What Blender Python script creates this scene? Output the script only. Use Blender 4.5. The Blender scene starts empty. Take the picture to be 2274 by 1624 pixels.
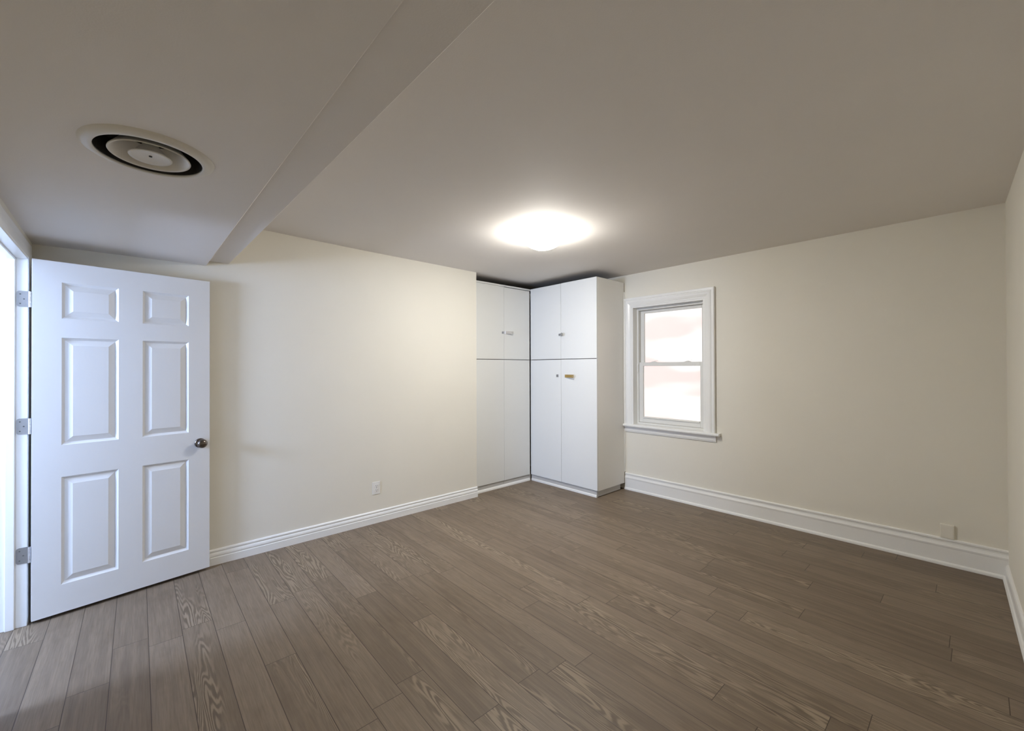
import bpy, bmesh, math
from mathutils import Vector, Matrix
S = bpy.context.scene
C = S.collection
PI = math.pi

# ---------------------------------------------------------------- camera
FW, FH, FPX = 2274.0, 1624.0, 947.88
yaw, pitch, roll = 0.8303233, 0.00535, -0.0030016
F = Vector((math.cos(yaw)*math.cos(pitch), math.sin(yaw)*math.cos(pitch), math.sin(pitch)))
r0 = F.cross(Vector((0, 0, 1))).normalized(); u0 = r0.cross(F)
cr, sr = math.cos(roll), math.sin(roll)
rr = cr*r0 + sr*u0; uu = -sr*r0 + cr*u0
cam = bpy.data.cameras.new('camera'); co = bpy.data.objects.new('camera', cam); C.objects.link(co)
m = Matrix.Identity(4)
for i in range(3):
    m[i][0], m[i][1], m[i][2] = rr[i], uu[i], -F[i]
m[2][3] = 1.42
co.matrix_world = m
cam.sensor_fit = 'HORIZONTAL'; cam.sensor_width = 36.0; cam.lens = FPX/FW*36.0; cam.clip_start = 0.02
S.camera = co

# ---------------------------------------------------------------- light, sky, exposure
LAMP_COL, LAMP_STR = (1.0, 0.975, 0.92), 113.0
world = bpy.data.worlds.new('sky'); S.world = world; world.use_nodes = True
bg = world.node_tree.nodes['Background']
bg.inputs['Color'].default_value = (0.95, 0.965, 1.0, 1); bg.inputs['Strength'].default_value = 2.2
al = bpy.data.lights.new('hallway_daylight', 'AREA'); al.shape = 'RECTANGLE'
al.size, al.size_y = 0.46, 1.35
al.energy = 250.0; al.color = (0.48, 0.64, 1.0)
ao = bpy.data.objects.new('hallway_daylight', al); C.objects.link(ao)
ao.location = (-2.16, 2.90, 1.70)
ao.rotation_euler = (0, -PI/2, 0)      # shines towards +X through the hallway window
S.view_settings.view_transform = 'Standard'
S.view_settings.look = 'None'
S.view_settings.exposure = 0.0
S.view_settings.gamma = 1.0
S.view_settings.use_curve_mapping = False
S.cycles.max_bounces = 16
S.cycles.diffuse_bounces = 10

# ---------------------------------------------------------------- materials
def new_mat(name):
    mt = bpy.data.materials.new(name); mt.use_nodes = True
    nt = mt.node_tree
    return mt, nt, nt.nodes['Principled BSDF']

def N(nt, kind, **kw):
    n = nt.nodes.new(kind)
    for k, v in kw.items():
        if k.startswith('in_'):
            n.inputs[k[3:]].default_value = v
        else:
            setattr(n, k, v)
    return n

def paint(name, col, rough=0.6, bump=0.0, scale=250.0, var=0.03, spec=0.4):
    mt, nt, b = new_mat(name)
    b.inputs['Roughness'].default_value = rough
    b.inputs['Specular IOR Level'].default_value = spec
    tc = N(nt, 'ShaderNodeTexCoord')
    n1 = N(nt, 'ShaderNodeTexNoise'); n1.inputs['Scale'].default_value = 2.3; n1.inputs['Detail'].default_value = 3
    nt.links.new(tc.outputs['Object'], n1.inputs['Vector'])
    mx = N(nt, 'ShaderNodeMix', data_type='RGBA')
    mx.inputs[6].default_value = tuple(c*(1-var) for c in col)+(1,)
    mx.inputs[7].default_value = tuple(min(1, c*(1+var)) for c in col)+(1,)
    nt.links.new(n1.outputs['Fac'], mx.inputs[0]); nt.links.new(mx.outputs[2], b.inputs['Base Color'])
    if bump:
        n2 = N(nt, 'ShaderNodeTexNoise'); n2.inputs['Scale'].default_value = scale; n2.inputs['Detail'].default_value = 4
        nt.links.new(tc.outputs['Object'], n2.inputs['Vector'])
        bp = N(nt, 'ShaderNodeBump'); bp.inputs['Strength'].default_value = bump; bp.inputs['Distance'].default_value = 0.002
        nt.links.new(n2.outputs['Fac'], bp.inputs['Height']); nt.links.new(bp.outputs['Normal'], b.inputs['Normal'])
    return mt

def metal(name, col, rough=0.25):
    mt, nt, b = new_mat(name)
    b.inputs['Metallic'].default_value = 1.0; b.inputs['Roughness'].default_value = rough
    tc = N(nt, 'ShaderNodeTexCoord')
    n1 = N(nt, 'ShaderNodeTexNoise'); n1.inputs['Scale'].default_value = 60
    nt.links.new(tc.outputs['Object'], n1.inputs['Vector'])
    mx = N(nt, 'ShaderNodeMix', data_type='RGBA')
    mx.inputs[6].default_value = tuple(c*0.85 for c in col)+(1,); mx.inputs[7].default_value = tuple(col)+(1,)
    nt.links.new(n1.outputs['Fac'], mx.inputs[0]); nt.links.new(mx.outputs[2], b.inputs['Base Color'])
    return mt

def floor_material():
    mt, nt, b = new_mat('laminate_planks')
    L = nt.links.new
    def math_(op, a, bb=None, c=None):
        n = N(nt, 'ShaderNodeMath', operation=op)
        for i, v in enumerate((a, bb, c)):
            if v is None: continue
            if isinstance(v, (int, float)): n.inputs[i].default_value = v
            else: L(v, n.inputs[i])
        return n.outputs[0]
    def vec(x, y, z=0.0):
        n = N(nt, 'ShaderNodeCombineXYZ')
        for i, v in enumerate((x, y, z)):
            if isinstance(v, (int, float)): n.inputs[i].default_value = v
            else: L(v, n.inputs[i])
        return n.outputs[0]
    def noise(v, scale, detail=2.0, rough=0.5, dist=0.0):
        n = N(nt, 'ShaderNodeTexNoise'); n.inputs['Scale'].default_value = scale
        n.inputs['Detail'].default_value = detail; n.inputs['Roughness'].default_value = rough
        n.inputs['Distortion'].default_value = dist
        L(v, n.inputs['Vector']); return n.outputs['Fac']
    def white(v):
        n = N(nt, 'ShaderNodeTexWhiteNoise', noise_dimensions='3D'); L(v, n.inputs['Vector'])
        s = N(nt, 'ShaderNodeSeparateColor'); L(n.outputs['Color'], s.inputs[0]); return s.outputs
    def ramp(v, a, bb, lo=0.0, hi=1.0):
        n = N(nt, 'ShaderNodeMapRange', interpolation_type='SMOOTHSTEP')
        L(v, n.inputs[0]); n.inputs[1].default_value = a; n.inputs[2].default_value = bb
        n.inputs[3].default_value = lo; n.inputs[4].default_value = hi; return n.outputs[0]
    def mix(f, a, bb):
        n = N(nt, 'ShaderNodeMix', data_type='RGBA')
        if isinstance(f, (int, float)): n.inputs[0].default_value = f
        else: L(f, n.inputs[0])
        for i, v in ((6, a), (7, bb)):
            if isinstance(v, tuple): n.inputs[i].default_value = v+(1,)
            else: L(v, n.inputs[i])
        return n.outputs[2]
    PW, PL = 0.1382, 1.22
    tc = N(nt, 'ShaderNodeTexCoord'); sp = N(nt, 'ShaderNodeSeparateXYZ'); L(tc.outputs['Object'], sp.inputs[0])
    x, y = sp.outputs[0], sp.outputs[1]
    xs = math_('SUBTRACT', x, math_('MULTIPLY', y, 0.021))
    u = math_('DIVIDE', math_('SUBTRACT', xs, 0.043), PW)
    row = math_('FLOOR', u); fu = math_('FRACT', u)
    wr = white(vec(row, 3.7, 1.3))
    v = math_('ADD', math_('DIVIDE', y, PL), math_('MULTIPLY', wr[0], 7.0))
    col = math_('FLOOR', v); fv = math_('FRACT', v)
    w = white(vec(row, col, 0.5)); w2 = white(vec(row, col, 9.5))
    px = math_('MULTIPLY', math_('SUBTRACT', fu, 0.5), PW)
    o1 = math_('MULTIPLY', w[0], 40.0); o2 = math_('MULTIPLY', w[1], 40.0)
    # contour rings of a stretched noise make the cathedral grain and knots
    cv = vec(math_('ADD', math_('MULTIPLY', px, 11.0), o1), math_('ADD', math_('MULTIPLY', y, 1.05), o2), math_('MULTIPLY', w[2], 30.0))
    fib0 = noise(vec(math_('ADD', math_('MULTIPLY', px, 120.0), o1), math_('ADD', math_('MULTIPLY', y, 7.0), o2), 5.0), 1.0, 3.0, 0.6)
    g = noise(cv, 1.0, 2.2, 0.42, 0.2)
    rings = math_('SINE', math_('ADD', math_('MULTIPLY', g, 150.0), math_('MULTIPLY', fib0, 5.0)))
    ringn = ramp(rings, -0.8, 0.9)
    # where a plank shows strong rings
    cm = noise(vec(math_('ADD', math_('MULTIPLY', px, 9.0), o2), math_('ADD', math_('MULTIPLY', y, 1.1), o1), 4.0), 1.0, 2.0)
    show = math_('MULTIPLY', ramp(cm, 0.42, 0.60), ramp(w2[0], 0.30, 0.85))
    # straight fibre
    fib = noise(vec(math_('ADD', math_('MULTIPLY', px, 170.0), o1), math_('ADD', math_('MULTIPLY', y, 6.0), o2), 0.0), 1.0, 4.0, 0.6)
    fib2 = noise(vec(math_('ADD', math_('MULTIPLY', px, 34.0), o2), math_('ADD', math_('MULTIPLY', y, 1.6), o1), 2.0), 1.0, 3.0, 0.55)
    blot = noise(vec(math_('ADD', math_('MULTIPLY', px, 9.0), o1), math_('ADD', math_('MULTIPLY', y, 3.5), o2), 7.0), 1.0, 3.0, 0.6)
    A = (0.142, 0.106, 0.074); B = (0.212, 0.164, 0.118)
    base = mix(w2[1], A, B)
    base = mix(math_('MULTIPLY', ramp(fib2, 0.38, 0.68), 0.40), base, (0.275, 0.213, 0.148))
    base = mix(math_('MULTIPLY', ramp(blot, 0.50, 0.75), 0.45), base, (0.120, 0.085, 0.054))
    base = mix(math_('MULTIPLY', ramp(fib, 0.35, 0.72), 0.42), base, (0.112, 0.078, 0.050))
    grain = mix(ringn, (0.092, 0.065, 0.041), (0.345, 0.275, 0.195))
    base = mix(math_('MULTIPLY', show, 0.52), base, grain)
    # seams
    eu = math_('MULTIPLY', math_('MINIMUM', fu, math_('SUBTRACT', 1.0, fu)), PW)
    ev = math_('MULTIPLY', math_('MINIMUM', fv, math_('SUBTRACT', 1.0, fv)), PL)
    seam = math_('MINIMUM', ramp(eu, 0.0004, 0.0022), ramp(ev, 0.0004, 0.0022))
    base = mix(math_('SUBTRACT', 1.0, seam), base, (0.048, 0.033, 0.022))
    L(base, b.inputs['Base Color'])
    b.inputs['Specular IOR Level'].default_value = 0.33
    rg = math_('ADD', 0.40, math_('MULTIPLY', fib, 0.16)); L(rg, b.inputs['Roughness'])
    h = math_('ADD', math_('MULTIPLY', seam, 1.0), math_('MULTIPLY', fib, 0.25))
    bp = N(nt, 'ShaderNodeBump'); bp.inputs['Strength'].default_value = 0.35; bp.inputs['Distance'].default_value = 0.0012
    L(h, bp.inputs['Height']); L(bp.outputs['Normal'], b.inputs['Normal'])
    return mt

M = {}
M['wall'] = paint('cream_wall_paint', (0.765, 0.735, 0.65), 0.65, 0.12, 260, 0.025)
M['ceiling'] = paint('flat_ceiling_paint', (0.735, 0.70, 0.66), 0.8, 0.15, 220, 0.02)
M['floor'] = floor_material()
M['trim'] = paint('white_gloss_trim', (0.83, 0.83, 0.81), 0.28, 0.05, 60, 0.03, 0.5)
M['door'] = paint('white_door_paint', (0.735, 0.74, 0.745), 0.42, 0.06, 300, 0.015)
M['cab'] = paint('white_cabinet_laminate', (0.75, 0.76, 0.75), 0.42, 0.0, 60, 0.012, 0.3)
M['cabside'] = paint('white_cabinet_panel', (0.80, 0.79, 0.76), 0.42, 0.0, 60, 0.02)
M['kick'] = paint('grey_white_plinth', (0.52, 0.51, 0.49), 0.6, 0.1, 80, 0.12)
M['vinyl'] = paint('white_vinyl', (0.72, 0.715, 0.68), 0.38, 0.0, 60, 0.02)
M['plastic'] = paint('white_plastic', (0.80, 0.79, 0.76), 0.35, 0.0, 60, 0.01)
M['dark'] = paint('dark_slot', (0.02, 0.018, 0.016), 0.7, 0.0, 60, 0.1)
M['duct'] = paint('dark_duct_metal', (0.035, 0.03, 0.024), 0.6, 0.0, 60, 0.2)
M['vent'] = paint('painted_vent_metal', (0.66, 0.63, 0.57), 0.45, 0.0, 60, 0.05)
M['chrome'] = metal('chrome', (0.88, 0.88, 0.90), 0.42)
M['steel'] = metal('dull_steel', (0.42, 0.43, 0.46), 0.35)
M['nickel'] = metal('dark_nickel', (0.20, 0.175, 0.16), 0.16)
M['rimgrey'] = paint('grey_lamp_rim', (0.10, 0.10, 0.09), 0.6)
M['gapshade'] = paint('shade_darkened_board', (0.05, 0.04, 0.032), 0.85, 0.1, 90, 0.15)  # board darkened so its colour carries the shade above the cabinets and in seams
M['brass'] = metal('aged_brass', (0.60, 0.42, 0.16), 0.3)
M['hinge'] = metal('satin_hinge_steel', (0.40, 0.39, 0.38), 0.5)
M['pan'] = paint('grey_lamp_pan', (0.30, 0.30, 0.29), 0.4)
M['hall'] = paint('white_hallway_paint', (0.78, 0.79, 0.80), 0.7)
M['ext'] = paint('white_outdoor_paint', (0.8, 0.8, 0.8), 0.7)

def glass():
    mt = bpy.data.materials.new('window_glass'); mt.use_nodes = True; nt = mt.node_tree
    for n in list(nt.nodes): nt.nodes.remove(n)
    o = N(nt, 'ShaderNodeOutputMaterial'); mx = N(nt, 'ShaderNodeMixShader'); t = N(nt, 'ShaderNodeBsdfTransparent')
    g = N(nt, 'ShaderNodeBsdfGlossy'); g.inputs['Roughness'].default_value = 0.02
    fr = N(nt, 'ShaderNodeFresnel'); fr.inputs[0].default_value = 1.45
    t.inputs[0].default_value = (0.97, 0.98, 0.97, 1)
    nt.links.new(fr.outputs[0], mx.inputs[0]); nt.links.new(t.outputs[0], mx.inputs[1]); nt.links.new(g.outputs[0], mx.inputs[2])
    nt.links.new(mx.outputs[0], o.inputs[0]); return mt
M['glass'] = glass()

def lamp_mat(name='glowing_diffuser', k=1.0):
    mt, nt, b = new_mat(name)
    b.inputs['Base Color'].default_value = (0.9, 0.9, 0.88, 1)
    b.inputs['Emission Color'].default_value = LAMP_COL+(1,); b.inputs['Emission Strength'].default_value = LAMP_STR*k
    return mt
M['lamp'] = lamp_mat(); M['lining'] = lamp_mat('glowing_lining', 0.55)

def brick_mat():
    mt, nt, b = new_mat('patchy_pink_render'); b.inputs['Roughness'].default_value = 0.9
    tc = N(nt, 'ShaderNodeTexCoord')
    sp = N(nt, 'ShaderNodeSeparateXYZ'); cb = N(nt, 'ShaderNodeCombineXYZ')
    nt.links.new(tc.outputs['Object'], sp.inputs[0])
    nt.links.new(sp.outputs[1], cb.inputs[0]); nt.links.new(sp.outputs[2], cb.inputs[1])
    nz = N(nt, 'ShaderNodeTexNoise'); nz.inputs['Scale'].default_value = 1.15; nz.inputs['Detail'].default_value = 1.5
    st = N(nt, 'ShaderNodeMapping'); st.inputs['Scale'].default_value = (0.6, 2.1, 1.0); st.inputs['Location'].default_value = (3.1, 1.35, 0)
    nt.links.new(cb.outputs[0], st.inputs[0]); nt.links.new(st.outputs[0], nz.inputs['Vector'])
    mr = N(nt, 'ShaderNodeMapRange', interpolation_type='SMOOTHSTEP'); mr.inputs[1].default_value = 0.40; mr.inputs[2].default_value = 0.62
    nt.links.new(nz.outputs['Fac'], mr.inputs[0])
    mx = N(nt, 'ShaderNodeMix', data_type='RGBA'); nt.links.new(mr.outputs[0], mx.inputs[0])
    mx.inputs[6].default_value = (0.76, 0.565, 0.55, 1); mx.inputs[7].default_value = (0.84, 0.83, 0.82, 1)
    nt.links.new(mx.outputs[2], b.inputs['Base Color']); return mt
M['brick'] = brick_mat()

# ---------------------------------------------------------------- helpers
def tag(o, label=None, cat=None, group=None, kind=None):
    if label: o['label'] = label
    if cat: o['category'] = cat
    if group: o['group'] = group
    if kind: o['kind'] = kind
    return o

def empty(name, loc=(0, 0, 0), rz=0.0):
    o = bpy.data.objects.new(name, None); C.objects.link(o)
    o.location = loc; o.rotation_euler = (0, 0, rz); o.empty_display_size = 0.1
    return o

def world_of(o):
    mt = Matrix.Translation(o.location) @ o.rotation_euler.to_matrix().to_4x4()
    return world_of(o.parent) @ mt if o.parent else mt

def obj(name, bm, mat, parent=None, bevel=0.0, smooth=False, local=False, origin=None):
    """Links bm (world coordinates unless local=True) as one mesh object."""
    bmesh.ops.recalc_face_normals(bm, faces=bm.faces)
    me = bpy.data.meshes.new(name)
    if parent is not None and not local:
        bm.transform(world_of(parent).inverted())
    org = Vector((0, 0, 0))
    if parent is None and not local:
        zs = [v.co for v in bm.verts]
        if origin is None:
            org = Vector(((min(p.x for p in zs)+max(p.x for p in zs))/2, (min(p.y for p in zs)+max(p.y for p in zs))/2, min(p.z for p in zs)))
        else: org = Vector(origin)
        bm.transform(Matrix.Translation(-org))
    bm.to_mesh(me); bm.free()
    o = bpy.data.objects.new(name, me); C.objects.link(o); me.materials.append(mat)
    if parent is not None: o.parent = parent
    o.location = org
    if smooth:
        for p in me.polygons: p.use_smooth = True
    if bevel:
        b = o.modifiers.new('bevel', 'BEVEL'); b.width = bevel; b.segments = 2; b.limit_method = 'ANGLE'; b.angle_limit = 0.6
    return o

def box(bm, x0, x1, y0, y1, z0, z1):
    vs = [bm.verts.new((x, y, z)) for z in (z0, z1) for x, y in ((x0, y0), (x1, y0), (x1, y1), (x0, y1))]
    for f in ((3, 2, 1, 0), (4, 5, 6, 7), (0, 1, 5, 4), (1, 2, 6, 5), (2, 3, 7, 6), (3, 0, 4, 7)):
        bm.faces.new([vs[i] for i in f])

def prism(bm, poly, p0, p1, xa, ya):
    """Closed 2D polygon (a,b) swept from p0 to p1; a along xa, b along ya."""
    p0, p1, xa, ya = Vector(p0), Vector(p1), Vector(xa), Vector(ya)
    A = [bm.verts.new(p0+xa*a+ya*b) for a, b in poly]; B = [bm.verts.new(p1+xa*a+ya*b) for a, b in poly]
    n = len(poly)
    for i in range(n):
        bm.faces.new((A[i], A[(i+1) % n], B[(i+1) % n], B[i]))
    bm.faces.new(A[::-1]); bm.faces.new(B)

def frame_sweep(bm, path, prof, to3, closed=False, cap=True):
    """Mitred moulding: path of 2D points, prof = [(w outward, d protrusion)], outward = right-hand side of travel."""
    n = len(path); rings = []
    for i in range(n):
        p = Vector(path[i])
        def nrm(a, b):
            t = (Vector(b)-Vector(a)).normalized(); return Vector((t.y, -t.x))
        ns = []
        if i > 0 or closed: ns.append(nrm(path[i-1], path[i]))
        if i < n-1 or closed: ns.append(nrm(path[i], path[(i+1) % n]))
        if len(ns) == 2:
            b = (ns[0]+ns[1]); off = b/(b.dot(ns[0]))
        else: off = ns[0]
        rings.append([bm.verts.new(to3(p.x+off.x*w, p.y+off.y*w, d)) for w, d in prof])
    k = len(prof); segs = n if closed else n-1
    for i in range(segs):
        a, b = rings[i], rings[(i+1) % n]
        for j in range(k):
            bm.faces.new((a[j], a[(j+1) % k], b[(j+1) % k], b[j]))
    if not closed:
        bm.faces.new(rings[0][::-1]); bm.faces.new(rings[-1])

def lathe(bm, prof, seg=48, mat=None):
    """prof [(r,z)] turned about Z, then transformed by mat."""
    rings = []
    new = []
    for r, z in prof:
        if r < 1e-6:
            v = bm.verts.new((0, 0, z)); rings.append([v]); new.append(v)
        else:
            ring = [bm.verts.new((r*math.cos(2*PI*i/seg), r*math.sin(2*PI*i/seg), z)) for i in range(seg)]
            rings.append(ring); new += ring
    for a, b in zip(rings, rings[1:]):
        for i in range(seg):
            j = (i+1) % seg
            if len(a) == 1 and len(b) == 1: continue
            if len(a) == 1: bm.faces.new((a[0], b[j], b[i]))
            elif len(b) == 1: bm.faces.new((a[i], a[j], b[0]))
            else: bm.faces.new((a[i], a[j], b[j], b[i]))
    if mat is not None:
        for v in new: v.co = mat @ v.co

def rrect(w, h, r, n=5):
    out = []
    for cx, cy, a0 in ((w/2-r, h/2-r, 0), (-w/2+r, h/2-r, 90), (-w/2+r, -h/2+r, 180), (w/2-r, -h/2+r, 270)):
        for i in range(n+1):
            a = math.radians(a0+90*i/n); out.append((cx+r*math.cos(a), cy+r*math.sin(a)))
    return out

# ---------------------------------------------------------------- setting
YA, XB, XC = 3.75, 4.36, -0.39            # north wall, east wall, west wall faces
def yd(x): return -0.125+0.034*(x-4.36)    # south wall, slightly out of square
def zceil(x, y):
    k = [(-2.5, 0.008), (-0.4, 0.008), (0.86, 0.016), (1.58, 0.028), (2.9, 0.036), (4.36, 0.020), (5, 0.02)]
    for (x0, a), (x1, b) in zip(k, k[1:]):
        if x0 <= x <= x1:
            d = a+(b-a)*(x-x0)/(x1-x0); break
    return 2.514-d*max(0, min(1.1, y/3.75))

bm = bmesh.new(); box(bm, -2.4, 4.5, -0.5, 4.6, -0.12, 0.0)
tag(obj('floor', bm, M['floor'], origin=(0, 0, 0)), 'grey-brown wood-look plank floor running towards the left wall', 'floor', kind='structure')

bm = bmesh.new()
gx = [-0.5+i*(5.0/40) for i in range(41)]; gy = [-0.45+i*(5.05/30) for i in range(31)]
lo = [[bm.verts.new((x, y, zceil(x, y))) for y in gy] for x in gx]
for i in range(40):
    for j in range(30):
        bm.faces.new((lo[i][j], lo[i][j+1], lo[i+1][j+1], lo[i+1][j]))
geo = bmesh.ops.extrude_face_region(bm, geom=bm.faces[:])
for v in geo['geom']:
    if isinstance(v, bmesh.types.BMVert): v.co.z = 2.66
o = obj('ceiling', bm, M['ceiling'], origin=(2, 2, 2.5)); tag(o, 'plain flat painted ceiling holding the round lamp', 'ceiling', kind='structure')

# north wall (long wall with the outlet), ends at the cabinet alcove
bm = bmesh.new(); box(bm, -0.55, 2.895, YA, 4.5, -0.05, 2.6)
tag(obj('wall_north', bm, M['wall']), 'cream wall with the outlet, behind the open door', 'wall', kind='structure')
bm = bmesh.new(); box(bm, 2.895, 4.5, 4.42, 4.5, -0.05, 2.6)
tag(obj('wall_alcove', bm, M['gapshade']), 'back wall of the corner alcove hidden behind the white cabinets', 'wall', kind='structure')  # dark colour painted in as the shade of the cabinet gap
# east wall with window opening
WY0, WY1, WZ0, WZ1 = 1.88, 2.70, 0.757, 2.11
bm = bmesh.new()
box(bm, XB, XB+0.16, -0.5, WY0, -0.05, 2.6); box(bm, XB, XB+0.16, WY1, 4.5, -0.05, 2.6)
box(bm, XB, XB+0.16, WY0, WY1, -0.05, WZ0); box(bm, XB, XB+0.16, WY0, WY1, WZ1, 2.6)
tag(obj('wall_east', bm, M['wall']), 'cream wall with the window beside the cabinets', 'wall', kind='structure')
# south wall
bm = bmesh.new()
x0, x1 = -0.55, 4.5
prism(bm, [(x0, yd(x0)), (x0, yd(x0)-0.12), (x1, yd(x1)-0.12), (x1, yd(x1))], (0, 0, -0.05), (0, 0, 2.6), (1, 0, 0), (0, 1, 0))
tag(obj('wall_south', bm, M['wall']), 'cream wall at the right edge, seen at a steep angle', 'wall', kind='structure')
# west wall with doorway
DY0, DY1, DZ = 2.682, 3.585, 2.055
bm = bmesh.new()
box(bm, -0.51, XC, -0.5, DY0, -0.05, 2.6); box(bm, -0.51, XC, DY1, YA, -0.05, 2.6); box(bm, -0.51, XC, DY0, DY1, DZ, 2.6)
tag(obj('wall_west', bm, M['wall']), 'cream wall around the doorway at the left edge', 'wall', kind='structure')

# hallway beyond the doorway, its window lets the daylight in
bm = bmesh.new()
hx = -2.1
box(bm, hx-0.12, hx, 1.8, 2.59, -0.05, 2.5); box(bm, hx-0.12, hx, 3.21, 4.4, -0.05, 2.5)
box(bm, hx-0.12, hx, 2.59, 3.21, -0.05, 0.95); box(bm, hx-0.12, hx, 2.59, 3.21, 2.40, 2.5)
box(bm, hx, -0.51, 1.7, 1.8, -0.05, 2.5); box(bm, hx, -0.51, 4.3, 4.4, -0.05, 2.5); box(bm, hx-0.12, -0.51, 1.7, 4.4, 2.42, 2.6)
tag(obj('wall_hallway', bm, M['hall']), 'white hallway walls beyond the doorway at the left', 'wall', kind='structure')

# dropped soffit under the ceiling on the left
def zs(y): return 2.190-0.0090*y
VC, VR = (0.073, 1.952), 0.150
xc = lambda y: 0.428+0.0045*y
bm = bmesh.new()
ya, yb = -0.30, YA
rect = [bm.verts.new((x, y, zs(y)+(0.006 if x > 0 else 0.0))) for x, y in ((-0.40, ya), (xc(ya), ya), (xc(yb), yb), (-0.40, yb))]
e = [bm.edges.new((rect[i], rect[(i+1) % 4])) for i in range(4)]
seg = 64
circ = [bm.verts.new((VC[0]+VR*math.cos(2*PI*i/seg), VC[1]+VR*math.sin(2*PI*i/seg), zs(VC[1]+VR*math.sin(2*PI*i/seg)))) for i in range(seg)]
e += [bm.edges.new((circ[i], circ[(i+1) % seg])) for i in range(seg)]
bmesh.ops.triangle_fill(bm, edges=e, use_beauty=True)
# remove any face that closed the hole
for f in list(bm.faces):
    c = f.calc_center_median()
    if (c.x-VC[0])**2+(c.y-VC[1])**2 < (VR*0.97)**2 and all((v.co.x-VC[0])**2+(v.co.y-VC[1])**2 < (VR*1.01)**2 for v in f.verts):
        bm.faces.remove(f)
# duct opening wall
top = [bm.verts.new((v.co.x, v.co.y, v.co.z+0.02)) for v in circ]
for i in range(seg): bm.faces.new((circ[i], circ[(i+1) % seg], top[(i+1) % seg], top[i]))
# chamfered step up to a flat recessed strip along the outer edge
zst = lambda y: 2.2015-0.0012*y
c0 = [bm.verts.new((xc(y)+0.0035, y, zs(y)+0.0085)) for y in (ya, yb)]
s0 = [bm.verts.new((xc(y)+0.0035, y, zst(y))) for y in (ya, yb)]
s1 = [bm.verts.new((0.583, y, zst(y))) for y in (ya, yb)]
s1b = [bm.verts.new((0.586, y, zst(y)+0.003)) for y in (ya, yb)]
s2 = [bm.verts.new((0.586, y, 2.58)) for y in (ya, yb)]
s3 = [bm.verts.new((-0.40, y, 2.58)) for y in (ya, yb)]
bm.faces.new((rect[1], rect[2], c0[1], c0[0])); bm.faces.new((c0[0], c0[1], s0[1], s0[0]))
bm.faces.new((s0[0], s0[1], s1[1], s1[0])); bm.faces.new((s1[0], s1[1], s1b[1], s1b[0]))
bm.faces.new((s1b[0], s1b[1], s2[1], s2[0])); bm.faces.new((s2[0], s2[1], s3[1], s3[0]))
o = obj('ceiling_soffit', bm, M['ceiling'], origin=(0.1, 1.7, 2.18)); tag(o, 'lowered boxed-in soffit across the left of the ceiling', 'soffit', kind='structure')

# baseboards
baseA = [(0, 0), (0.018, 0), (0.018, 0.052), (0.014, 0.055), (0.014, 0.060), (0.017, 0.064), (0.0165, 0.074), (0.013, 0.083), (0.008, 0.087), (0.008, 0.093), (0.012, 0.097), (0.011, 0.105), (0.005, 0.111), (0, 0.111)]
bm = bmesh.new(); prism(bm, baseA, (0.35, YA, 0), (2.897, YA, 0), (0, -1, 0), (0, 0, 1))
prism(bm, baseA, (-0.372, YA, 0), (0.35, YA, 0), (0, -1, 0), (0, 0, 1))
tag(obj('baseboard_north', bm, M['trim']), 'low white moulded baseboard below the outlet wall', 'baseboard', kind='structure')
baseB = [(0, 0), (0.030, 0), (0.030, 0.008), (0.028, 0.017), (0.022, 0.023), (0.017, 0.025), (0.017, 0.125), (0.019, 0.130), (0.020, 0.140), (0.015, 0.150), (0.011, 0.160), (0.011, 0.172), (0.016, 0.177), (0.016, 0.187), (0.008, 0.192), (0, 0.192)]
bm = bmesh.new(); prism(bm, baseB, (XB, yd(XB)-0.01, 0), (XB, 2.80, 0), (-1, 0, 0), (0, 0, 1))
tag(obj('baseboard_east', bm, M['trim']), 'tall white baseboard below the window wall', 'baseboard', kind='structure')
bm = bmesh.new(); dirv = Vector((1, 0.034, 0)).normalized(); nv = Vector((-dirv.y, dirv.x, 0))
baseD = [(0, 0), (0.028, 0), (0.028, 0.010), (0.022, 0.020), (0.016, 0.023), (0.016, 0.080), (0.012, 0.092), (0.005, 0.10), (0, 0.10)]
prism(bm, baseD, (-0.36, yd(-0.36), 0), (XB-0.012, yd(XB-0.012), 0), nv, (0, 0, 1))
tag(obj('baseboard_south', bm, M['trim']), 'white baseboard at the right edge of the picture', 'baseboard', kind='structure')

# ---------------------------------------------------------------- door frame (trim_1)
tr = empty('trim_1', (XC, 3.1, 0)); tag(tr, 'white door casing and jamb around the doorway at the left edge', 'door frame', kind='structure')
JX0, JX1 = -0.512, -0.386
JY0, JY1, JZ = 2.702, 3.563, 2.033
bm = bmesh.new()
box(bm, JX0, JX1, JY1, DY1, 0, DZ); box(bm, JX0, JX1, DY0, JY0, 0, DZ); box(bm, JX0, JX1, JY0, JY1, JZ, DZ)
obj('jamb', bm, M['trim'], tr, bevel=0.002)
bm = bmesh.new()
sx0, sx1, sp = -0.467, -0.431, 0.012
box(bm, sx0, sx1, JY1-sp, JY1, 0, JZ); box(bm, sx0, sx1, JY0, JY0+sp, 0, JZ); box(bm, sx0, sx1, JY0+sp, JY1-sp, JZ-sp, JZ)
obj('door_stop', bm, M['trim'], tr, bevel=0.003)
cprof = [(0, 0), (0, 0.004), (0.006, 0.006), (0.03, 0.007), (0.045, 0.009), (0.075, 0.010), (0.083, 0.008), (0.086, 0)]
bm = bmesh.new()
frame_sweep(bm, [(JY0-0.006, 0), (JY0-0.006, JZ+0.006), (JY1+0.006, JZ+0.006), (JY1+0.006, 0)][::-1], cprof, lambda a, b, d: (XC+d, a, b))
obj('casing', bm, M['trim'], tr)

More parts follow.
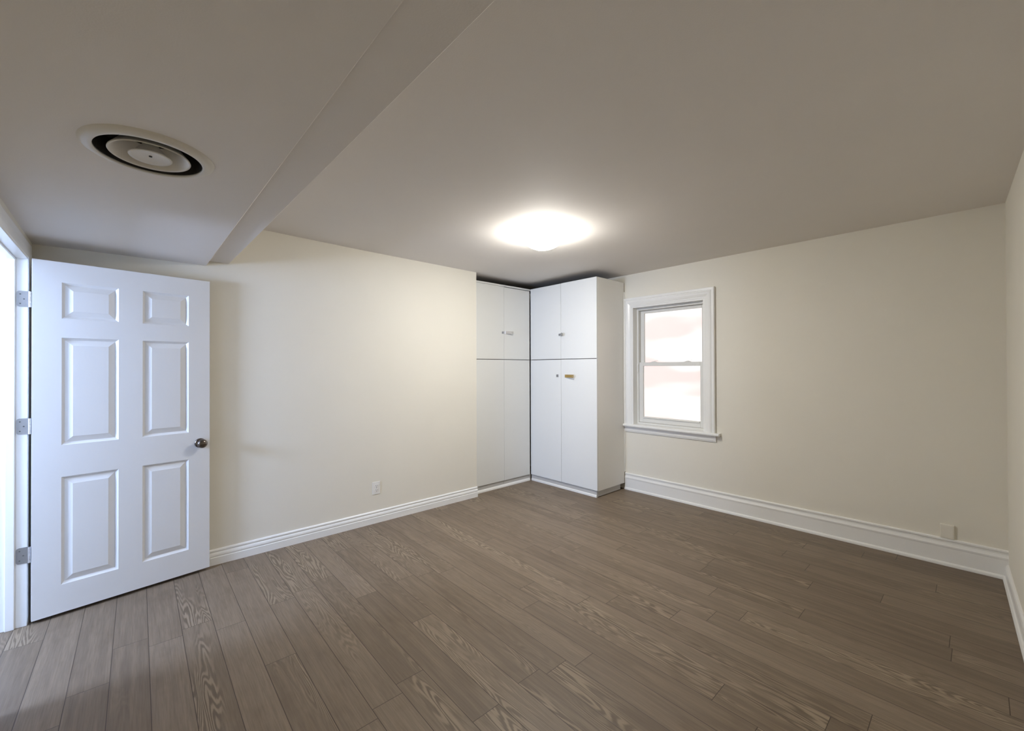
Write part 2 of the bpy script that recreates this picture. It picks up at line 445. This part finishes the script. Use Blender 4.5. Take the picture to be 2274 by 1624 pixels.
# ---------------------------------------------------------------- open six-panel door
DW = 0.838
ang = math.atan2(0.129, 0.828)
dr = empty('door_1', (-0.369, 3.548, 0), ang); tag(dr, 'white six-panel door standing open against the cream wall', 'door', kind='structure')
us = [0, 0.114, 0.359, 0.473, 0.716, DW]; zz = [0.020, 0.181, 0.799, 0.982, 1.602, 1.711, 1.921, 2.037]
bm = bmesh.new(); TH = 0.035
def door_face(yf, sgn):
    V = {}
    for i, u in enumerate(us):
        for j, z in enumerate(zz): V[i, j] = bm.verts.new((u, yf, z))
    for i in range(5):
        for j in range(7):
            c = [V[i, j], V[i+1, j], V[i+1, j+1], V[i, j+1]]
            if i in (1, 3) and j in (1, 3, 5):
                prev = c
                for ins, dep in ((0.003, 0.003), (0.013, 0.0125), (0.015, 0.0130), (0.044, 0.0025), (0.046, 0.0015)):
                    q = [bm.verts.new((u, yf+sgn*dep, z)) for u, z in ((us[i]+ins, zz[j]+ins), (us[i+1]-ins, zz[j]+ins), (us[i+1]-ins, zz[j+1]-ins), (us[i]+ins, zz[j+1]-ins))]
                    for k in range(4): bm.faces.new((prev[k], prev[(k+1) % 4], q[(k+1) % 4], q[k]))
                    prev = q
                bm.faces.new(prev)
            else: bm.faces.new(c)
    return V
f = door_face(0.0, 1); g = door_face(TH, -1)
for i in range(5):
    for j in (0, 7): bm.faces.new((f[i, j], f[i+1, j], g[i+1, j], g[i, j]))
for j in range(7):
    for i in (0, 5): bm.faces.new((f[i, j], f[i, j+1], g[i, j+1], g[i, j]))
obj('panel_slab', bm, M['door'], dr, local=True)
# knob: turned about the local -Y axis
KU, KZ = 0.782, 0.902
tm = Matrix.Translation((KU, 0, KZ)) @ Matrix.Rotation(PI/2, 4, 'X')
bm = bmesh.new()
lathe(bm, [(0.010, 0.004), (0.0125, 0.02), (0.017, 0.026), (0.026, 0.032), (0.0305, 0.041), (0.0300, 0.050), (0.025, 0.059), (0.014, 0.0645), (0.0001, 0.066)], 40, tm)
kb = obj('door_knob', bm, M['nickel'], dr, smooth=True, local=True); kb['label'] = 'dark shiny metal door knob'
bm = bmesh.new()
lathe(bm, [(0.0001, 0.0), (0.033, 0.0), (0.033, 0.003), (0.028, 0.008), (0.012, 0.010), (0.0001, 0.010)], 40, tm)
obj('rose', bm, M['nickel'], kb, smooth=True, local=True)
bm = bmesh.new(); box(bm, DW-0.0005, DW+0.0015, 0.006, 0.029, KZ-0.028, KZ+0.028)
obj('latch_plate', bm, M['nickel'], dr, local=True)
# hinges: leaf on the jamb, knuckle in the gap
for hz in (1.809, 1.104, 0.392):
    bm = bmesh.new()
    poly = [(a, b) for a, b in rrect(0.062, 0.088, 0.012)]
    poly = [(min(a, 0.012), b) for a, b in poly]
    prism(bm, poly, (-0.396, JY1-0.0004, hz), (-0.396, JY1-0.0032, hz), (1, 0, 0), (0, 0, 1))
    hg = obj('hinge', bm, M['hinge'], dr); hg['label'] = 'dull metal hinge leaf on the jamb'
    bm = bmesh.new()
    for k in range(5):
        z0 = hz-0.044+k*0.0176
        lathe(bm, [(0.0001, 0), (0.0055, 0), (0.0055, 0.0166), (0.0001, 0.0166)], 20, Matrix.Translation((-0.3775, 3.5555, z0)))
    obj('knuckle', bm, M['chrome'], hg, smooth=False)
    bm = bmesh.new()
    for dx, dz in ((-0.018, 0.026), (-0.018, -0.026), (-0.004, 0.0)):
        lathe(bm, [(0.0001, 0.0), (0.0035, 0.0), (0.003, 0.0012), (0.0001, 0.0014)], 12, Matrix.Translation((-0.396+dx, JY1-0.0032, hz+dz)) @ Matrix.Rotation(PI/2, 4, 'X'))
    obj('screws', bm, M['rimgrey'], hg)

# ---------------------------------------------------------------- cabinets
def hasp(parent, p, along, normal, length, angle, mat, h=0.030, knuckle=True):
    """Strap hinged at p, lying along `along`, swung out from the door by angle."""
    p = Vector(p); al = Vector(along); nn = Vector(normal); up = Vector((0, 0, 1))
    bm = bmesh.new()
    # fixed plate on the door
    poly = rrect(0.022, h, 0.003)
    prism(bm, poly, p-al*0.013, p-al*0.013+nn*0.003, al, up)
    d = al*math.cos(angle)+nn*math.sin(angle); dn = nn*math.cos(angle)-al*math.sin(angle)
    base = p+nn*0.005
    # strap with a slot near its end: built from bars round the slot
    def bar(a0, a1, b0, b1):
        prism(bm, [(a0, b0), (a1, b0), (a1, b1), (a0, b1)], base-dn*0.001, base+dn*0.002, d, up)
    L = length
    bar(0.0, L-0.032, -h/2, h/2); bar(L-0.032, L-0.012, 0.004, h/2); bar(L-0.032, L-0.012, -h/2, -0.004); bar(L-0.012, L, -h/2, h/2)
    hs = obj('hasp', bm, mat, parent)
    bm = bmesh.new()
    for k in range(3):
        z0 = p.z-h/2+k*h/3
        lathe(bm, [(0.0001, 0), (0.0055, 0), (0.0055, h/3-0.001), (0.0001, h/3-0.001)], 16, Matrix.Translation((base.x, base.y, z0)))
    # knuckles stay inside the hasp mesh's own pieces
    me_add = bpy.data.meshes.new('knuckle'); bm.to_mesh(me_add); bm.free()
    b2 = bmesh.new(); b2.from_mesh(hs.data)
    b3 = bmesh.new(); b3.from_mesh(me_add); b3.transform(world_of(parent).inverted()); b3.to_mesh(me_add); b3.free()
    b2.from_mesh(me_add); b2.to_mesh(hs.data); b2.free()
    return hs

def staple(parent, p, normal, mat, s=0.030):
    p = Vector(p); nn = Vector(normal); up = Vector((0, 0, 1)); al = nn.cross(up)
    bm = bmesh.new()
    prism(bm, rrect(s, s, 0.003), p, p+nn*0.003, al, up)
    # loop standing out of the plate
    pts = [(math.cos(a)*0.007, math.sin(a)*0.012) for a in [PI*i/8 for i in range(9)]]
    for q0, q1 in zip(pts, pts[1:]):
        a = p+nn*0.003+up*q0[0]+nn*q0[1]; b = p+nn*0.003+up*q1[0]+nn*q1[1]
        t = (b-a).normalized(); s2 = t.cross(al)
        prism(bm, [(0.002*math.cos(k*PI/3), 0.002*math.sin(k*PI/3)) for k in range(6)], a, b, al, s2)
    return obj('hasp_staple', bm, mat, parent)

ZT, ZM, ZB = 2.413, 1.519, 0.076
# left unit, set back in the alcove
LY = 3.830
cl = empty('wardrobe_cabinet', (3.36, 4.1, 0)); tag(cl, 'flat white cabinet set back flush in the alcove beside the outlet wall', 'cabinet', 'built-in white corner cabinets')
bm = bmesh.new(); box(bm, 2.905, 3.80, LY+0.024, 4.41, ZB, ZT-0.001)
obj('carcass', bm, M['gapshade'], cl)  # near-black colour stands in for shade over the top and between doors
bm = bmesh.new(); box(bm, 2.905, 3.870, LY+0.003, LY+0.0235, ZT-0.0195, ZT)
obj('top_rail', bm, M['cab'], cl, bevel=0.001)
ldoors = {}
for nm, a, b, z0, z1 in (('ul', 2.925, 3.3715, ZM+0.0035, ZT-0.0225), ('ur', 3.3745, 3.802, ZM+0.0035, ZT-0.027),
                         ('ll', 2.925, 3.3715, ZB, ZM-0.0035), ('lr', 3.3745, 3.802, ZB, ZM-0.0035)):
    bm = bmesh.new(); box(bm, a, b, LY, LY+0.019, z0, z1)
    ldoors[nm] = obj('door', bm, M['cab'], cl, bevel=0.0012)
bm = bmesh.new(); box(bm, 2.905, 3.366, LY+0.012, LY+0.03, 0.0, ZB-0.003)
obj('plinth', bm, M['kick'], cl)
bm = bmesh.new(); box(bm, 3.370, 3.825, LY+0.014, LY+0.03, 0.0, ZB-0.003)
obj('plinth', bm, M['kick'], cl)
bm = bmesh.new()
shoe = [(0, 0), (0.018, 0), (0.0175, 0.010), (0.014, 0.020), (0.008, 0.027), (0, 0.03)]
prism(bm, shoe, (2.905, LY+0.004, 0), (3.802, LY+0.012, 0), (0, -1, 0), (0, 0, 1))
obj('shoe_moulding', bm, M['trim'], cl)
h1 = hasp(ldoors['ur'], (3.392, LY, 1.844), (1, 0, 0), (0, -1, 0), 0.105, 0.33, M['chrome'], 0.032); h1['label'] = 'bright chrome hasp swung open'
s1_ = staple(ldoors['ul'], (3.352, LY, 1.840), (0, -1, 0), M['steel'], 0.026)

# right unit, standing out from the window wall
RX, RY0, RY1 = 3.815, 2.806, 3.826
crt = empty('wardrobe_cabinet', (4.08, 3.3, 0)); tag(crt, 'flat white cabinet standing out from the window wall, with a brass hasp', 'cabinet', 'built-in white corner cabinets')
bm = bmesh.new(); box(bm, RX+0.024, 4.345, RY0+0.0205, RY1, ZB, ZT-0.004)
obj('carcass', bm, M['gapshade'], crt)  # same painted-in shade as the left carcass
bm = bmesh.new(); box(bm, RX+0.0215, 4.345, RY0, RY0+0.02, ZB-0.006, ZT)
obj('side_panel', bm, M['cabside'], crt, bevel=0.001)
rdoors = {}
RM = 3.319
for nm, a, b, z0, z1 in (('ul', RM+0.0018, RY1-0.002, ZM+0.0035, ZT-0.002), ('ur', RY0, RM-0.0018, ZM+0.0035, ZT),
                         ('ll', RM+0.0018, RY1-0.002, ZB, ZM-0.0045), ('lr', RY0, RM-0.0018, ZB, ZM-0.0035)):
    bm = bmesh.new(); box(bm, RX, RX+0.019, a, b, z0, z1)
    rdoors[nm] = obj('door', bm, M['cab'], crt, bevel=0.0012)
bm = bmesh.new(); box(bm, RX+0.012, RX+0.03, RY0+0.014, RY1, 0.0, ZB-0.007)
obj('plinth', bm, M['kick'], crt)
bm = bmesh.new(); box(bm, RX+0.026, 4.27, RY0+0.010, RY0+0.026, 0.008, ZB-0.008)
obj('plinth', bm, M['kick'], crt)
bm = bmesh.new(); prism(bm, [(0, 0), (0.008, 0), (0.008, 0.02), (0.004, 0.026), (0, 0.027)], (RX+0.012, RY0+0.014, 0), (RX+0.012, RY1-0.004, 0), (-1, 0, 0), (0, 0, 1))
obj('shoe_moulding', bm, M['trim'], crt)
h2 = hasp(rdoors['ur'], (RX, 3.300, 1.808), (0, -1, 0), (-1, 0, 0), 0.075, 0.95, M['steel'], 0.036); h2['label'] = 'grey steel hasp swung open'
staple(rdoors['ul'], (RX, 3.340, 1.808), (-1, 0, 0), M['steel'], 0.026)
h3 = hasp(rdoors['lr'], (RX, 3.235, 1.322), (0, -1, 0), (-1, 0, 0), 0.135, 0.22, M['brass'], 0.034); h3['label'] = 'aged brass hasp swung open'
staple(rdoors['ll'], (RX, 3.376, 1.324), (-1, 0, 0), M['steel'], 0.032)

# rough caulk bead where the cabinet side meets the window wall
bm = bmesh.new()
import random
random.seed(4)
zq = 0.20; prev = None
pts = []
while zq < 2.34:
    pts.append((zq, 0.004+0.006*random.random()**2)); zq += 0.03+0.05*random.random()
for (za, wa), (zb, wb) in zip(pts, pts[1:]):
    if 0.66 < za < 0.80: continue
    x_ = XB
    q = [(x_, RY0+0.002, za), (x_-0.014-wa, RY0+0.002, za), (x_-0.014-wa, RY0-wa*0.5, za), (x_, RY0-0.002-wa, za)]
    q2 = [(x_, RY0+0.002, zb), (x_-0.014-wb, RY0+0.002, zb), (x_-0.014-wb, RY0-wb*0.5, zb), (x_, RY0-0.002-wb, zb)]
    A = [bm.verts.new(p) for p in q]; B = [bm.verts.new(p) for p in q2]
    for i in range(4): bm.faces.new((A[i], A[(i+1) % 4], B[(i+1) % 4], B[i]))
    bm.faces.new(A[::-1]); bm.faces.new(B)
tag(obj('trim_2', bm, M['trim']), 'uneven white caulk bead between cabinet side and window wall', 'caulk', kind='structure')

# ---------------------------------------------------------------- window
wn = empty('window_1', (XB, 2.29, 0.757)); tag(wn, 'small white double-hung window beside the cabinets', 'window', kind='structure')
to3 = lambda a, b, d: (XB-d, a, b)
wprof = [(0, -0.002), (0, 0.012), (0.010, 0.013), (0.013, 0.017), (0.024, 0.018), (0.028, 0.021), (0.034, 0.023), (0.050, 0.029), (0.064, 0.031), (0.076, 0.028), (0.081, 0.022), (0.085, 0.022), (0.087, 0.031), (0.104, 0.032), (0.110, 0.030), (0.112, 0.027), (0.112, -0.002)]
bm = bmesh.new()
frame_sweep(bm, [(WY0, 0.7655), (WY0, WZ1), (WY1-0.004, WZ1), (WY1-0.004, 0.7655)][::-1], wprof, to3)
for v in bm.verts:
    if v.co.y > RY0-0.003: v.co.y = RY0-0.003
obj('casing', bm, M['trim'], wn)
bm = bmesh.new(); FX0 = 4.428
for a in ((WY0, WY0+0.006), (WY1-0.010, WY1-0.004)):
    box(bm, XB-0.011, FX0, a[0], a[1], 0.765, WZ1)
box(bm, XB-0.011, FX0, WY0+0.006, WY1-0.010, WZ1-0.006, WZ1)
obj('jamb_liner', bm, M['trim'], wn)
stool = [(0, 0), (0.048, 0), (0.054, 0.004), (0.056, 0.013), (0.054, 0.023), (0.048, 0.027), (-0.068, 0.027), (-0.068, 0.0)]
bm = bmesh.new()
prism(bm, stool, (XB, 1.722, 0.738), (XB, RY0-0.004, 0.738), (-1, 0, 0), (0, 0, 1))
for v in bm.verts:
    if v.co.x > XB+0.01:
        v.co.y = min(max(v.co.y, WY0+0.001), WY1-0.001)
# keep the part inside the wall opening only as wide as the opening
bm.free(); bm = bmesh.new()
prism(bm, [(0.0, 0), (0.048, 0), (0.054, 0.004), (0.056, 0.013), (0.054, 0.023), (0.048, 0.027), (0.0, 0.027)], (XB-0.0005, 1.722, 0.738), (XB-0.0005, RY0-0.004, 0.738), (-1, 0, 0), (0, 0, 1))
box(bm, XB-0.001, FX0, WY0+0.001, WY1-0.001, 0.758, 0.765)
obj('stool', bm, M['trim'], wn)
bm = bmesh.new()
prism(bm, [(0, 0), (0.008, 0), (0.012, 0.004), (0.012, 0.010), (0.016, 0.013), (0.018, 0.020), (0.020, 0.050), (0.024, 0.060), (0.024, 0.066), (0, 0.066)], (XB-0.0005, 1.762, 0.672), (XB-0.0005, RY0-0.004, 0.672), (-1, 0, 0), (0, 0, 1))
obj('apron', bm, M['trim'], wn)
# vinyl frame
def ring(bm, x0, x1, ya_, yb_, za, zb, wl, wr, wb, wt):
    box(bm, x0, x1, ya_, ya_+wr, za, zb); box(bm, x0, x1, yb_-wl, yb_, za, zb)
    box(bm, x0, x1, ya_+wr, yb_-wl, za, za+wb); box(bm, x0, x1, ya_+wr, yb_-wl, zb-wt, zb)
FA, FB = WY0+0.006, WY1-0.010
bm = bmesh.new(); ring(bm, FX0, FX0+0.09, FA, FB, 0.765, WZ1-0.006, 0.024, 0.024, 0.022, 0.026)
# glazing track lip on the left and right jambs
obj('window_frame', bm, M['vinyl'], wn, bevel=0.002)
SA, SB = FA+0.026, FB-0.026
bm = bmesh.new(); ring(bm, FX0+0.008, FX0+0.036, SA, SB, 0.789, 1.478, 0.052, 0.044, 0.066, 0.043)
lsash = obj('lower_sash', bm, M['vinyl'], wn, bevel=0.003)
bm = bmesh.new()
prism(bm, [(0, 0), (0.010, 0), (0.013, 0.006), (0.010, 0.012), (0, 0.012)], (FX0+0.008, SA+0.05, 0.840), (FX0+0.008, SB-0.055, 0.840), (-1, 0, 0), (0, 0, 1))
obj('lift_rail', bm, M['vinyl'], lsash)
bm = bmesh.new(); box(bm, FX0+0.020, FX0+0.024, SA+0.040, SB-0.048, 0.850, 1.438)
obj('pane', bm, M['glass'], lsash)
bm = bmesh.new(); ring(bm, FX0+0.044, FX0+0.072, SA, SB, 1.436, 2.076, 0.046, 0.040, 0.040, 0.032)
usash = obj('upper_sash', bm, M['vinyl'], wn, bevel=0.003)
bm = bmesh.new(); box(bm, FX0+0.056, FX0+0.060, SA+0.036, SB-0.042, 1.470, 2.048)
obj('pane', bm, M['glass'], usash)
for ly in (2.482, 2.093):
    bm = bmesh.new()
    X_, Z_ = FX0+0.022, 1.478
    dome = [(-0.036, 0), (-0.026, 0.005), (-0.014, 0.010), (0.0, 0.0125), (0.014, 0.010), (0.026, 0.005), (0.036, 0)]
    prism(bm, dome, (X_-0.013, ly, Z_), (X_+0.013, ly, Z_), (0, 1, 0), (0, 0, 1))
    # cam lever
    prism(bm, [(-0.006, 0.010), (-0.006, 0.0165), (0.006, 0.020), (-0.044, 0.020), (-0.048, 0.016), (-0.030, 0.0155), (-0.006, 0.010)][1:6], (X_-0.009, ly, Z_), (X_+0.002, ly, Z_), (0, 1, 0), (0, 0, 1))
    lk = obj('sash_lock', bm, M['vinyl'], lsash)
bm = bmesh.new(); box(bm, FX0-0.006, FX0+0.010, FB-0.023, FB-0.002, 1.365, 1.455)
obj('balance_cover', bm, M['vinyl'], wn, bevel=0.001)

# ---------------------------------------------------------------- outlets
ol = empty('wall_outlet', (1.730, YA, 0.317)); tag(ol, 'white duplex outlet on the cream wall left of the cabinets', 'outlet')
bm = bmesh.new()
prism(bm, rrect(0.0745, 0.115, 0.004), (1.730, YA, 0.317), (1.730, YA-0.004, 0.317), (1, 0, 0), (0, 0, 1))
obj('cover_plate', bm, M['plastic'], ol, bevel=0.0018)
for dz in (0.0195, -0.0195):
    bm = bmesh.new(); prism(bm, rrect(0.034, 0.029, 0.010), (1.730, YA-0.004, 0.317+dz), (1.730, YA-0.0062, 0.317+dz), (1, 0, 0), (0, 0, 1))
    so = obj('socket', bm, M['plastic'], ol, bevel=0.0006)
    bm = bmesh.new()
    for dx, w, h in ((-0.0065, 0.0022, 0.009), (0.0065, 0.0026, 0.007)):
        box(bm, 1.730+dx-w/2, 1.730+dx+w/2, YA-0.0066, YA-0.006, 0.317+dz+0.002-h/2+0.002, 0.317+dz+0.004+h/2)
    lathe(bm, [(0.0001, 0), (0.0026, 0), (0.0026, 0.0006), (0.0001, 0.0006)], 12, Matrix.Translation((1.730, YA-0.006, 0.317+dz-0.008)) @ Matrix.Rotation(PI/2, 4, 'X'))
    sl = obj('slots', bm, M['dark'], so); sl['label'] = 'dark plug slots'
bm = bmesh.new(); lathe(bm, [(0.0001, 0), (0.003, 0), (0.0024, 0.0012), (0.0001, 0.0014)], 12, Matrix.Translation((1.730, YA-0.004, 0.317)) @ Matrix.Rotation(PI/2, 4, 'X'))
obj('screw', bm, M['steel'], ol)
bx_ = empty('wall_outlet', (XB, 0.160, 0.237)); tag(bx_, 'blank painted cover box low on the window wall by the right corner', 'outlet')
bm = bmesh.new()
box(bm, XB-0.015, XB, 0.124, 0.196, 0.192, 0.291)
obj('cover_box', bm, M['wall'], bx_, bevel=0.003)
bm = bmesh.new(); prism(bm, rrect(0.060, 0.086, 0.003), (XB-0.015, 0.160, 0.243), (XB-0.0165, 0.160, 0.243), (0, 1, 0), (0, 0, 1))
obj('cover_plate', bm, M['wall'], bx_)

# ---------------------------------------------------------------- ceiling lamp
LX, LYc = 2.468, 2.330; LZ = zceil(LX, LYc)
lp = empty('ceiling_lamp', (LX, LYc, LZ)); tag(lp, 'lit round flush ceiling lamp with a white glass bowl', 'lamp')
bm = bmesh.new(); lathe(bm, [(0.0001, 0.004), (0.145, 0.004), (0.15, -0.004), (0.15, -0.012), (0.02, -0.016), (0.018, -0.085), (0.0001, -0.085)], 48, Matrix.Translation((LX, LYc, LZ)))
obj('mounting_pan', bm, M['pan'], lp)
bm = bmesh.new()
RB, Z0, DP = 0.182, -0.042, 0.091
nb = 18
out = [(max(0.0001, RB*(1-(i/nb)**1.5)), Z0-DP*(1-(1-(i/nb)**1.5)**2.4)) for i in range(nb+1)]
inn = [(r*0.975 if r > 0.001 else 0.0001, z+0.004) for r, z in out[::-1]]
inn[-1] = (RB*0.975, Z0)
lathe(bm, out, 64, Matrix.Translation((LX, LYc, LZ)))
d_ = obj('diffuser', bm, M['lamp'], lp, smooth=True); d_['label'] = 'glowing white glass bowl'
bm = bmesh.new(); lathe(bm, inn, 64, Matrix.Translation((LX, LYc, LZ)))
obj('bowl_lining', bm, M['lining'], d_, smooth=True)
bm = bmesh.new()
lathe(bm, [(RB-0.004, Z0+0.0005), (RB+0.0015, Z0+0.0005), (RB+0.0015, Z0+0.006), (RB-0.004, Z0+0.006), (RB-0.004, Z0+0.0005)], 64, Matrix.Translation((LX, LYc, LZ)))
obj('rim', bm, M['rimgrey'], lp)

# ---------------------------------------------------------------- round air vent in the soffit
VZ = zs(VC[1])
vt = empty('ceiling_vent', (VC[0], VC[1], VZ)); tag(vt, 'round ring-shaped air vent in the soffit above the open door', 'vent')
T = Matrix.Translation((VC[0], VC[1], VZ)) @ Matrix.Rotation(-0.009, 4, 'X')
bm = bmesh.new()
lathe(bm, [(0.184, 0.001), (0.182, -0.003), (0.172, -0.009), (0.160, -0.0135), (0.150, -0.0145), (0.147, -0.012), (0.1475, -0.007), (0.150, -0.006)], 64, T)
obj('flange', bm, M['vent'], vt, smooth=True)
bm = bmesh.new()
lathe(bm, [(0.1475, -0.0065), (0.1465, 0.02), (0.1465, 0.16), (0.0001, 0.16)], 48, T)
dk = obj('duct', bm, M['duct'], vt, smooth=False); dk['label'] = 'dark inside of the duct'
bm = bmesh.new()
lathe(bm, [(0.062, 0.050), (0.075, 0.030), (0.095, 0.004), (0.106, -0.009), (0.112, -0.0125), (0.1135, -0.010), (0.112, -0.006), (0.098, 0.010), (0.080, 0.033), (0.066, 0.053), (0.062, 0.050)], 64, T)
obj('outer_cone', bm, M['vent'], vt, smooth=True)
bm = bmesh.new()
lathe(bm, [(0.012, 0.045), (0.030, 0.018), (0.050, -0.006), (0.058, -0.0125), (0.0605, -0.012), (0.058, -0.0155), (0.050, -0.0125), (0.030, -0.009), (0.0001, -0.008)], 64, T)
obj('centre_cone', bm, M['vent'], vt, smooth=True)
bm = bmesh.new()
lathe(bm, [(0.0001, -0.0078), (0.005, -0.0078), (0.0045, -0.0105), (0.0001, -0.011)], 16, T)
obj('screw', bm, M['dark'], vt)
for k, a in enumerate((0.35, 2.45, 4.55)):
    bm = bmesh.new()
    R_ = T @ Matrix.Rotation(a, 4, 'Z')
    prism(bm, [(-0.006, -0.001), (0.006, -0.001), (0.006, 0.001), (-0.006, 0.001)], (0.02, 0, 0.06), (0.146, 0, 0.06), (0, 1, 0), (0, 0, 1))
    bm.transform(R_)
    obj('strut', bm, M['duct'], vt)

# ---------------------------------------------------------------- house next door, outside the window
bm = bmesh.new()
box(bm, 6.6, 6.9, -2.5, 8.0, -0.8, 5.0)
tag(obj('neighbouring_house_wall', bm, M['brick']), 'bright pinkish wall of the house outside the window', 'building')
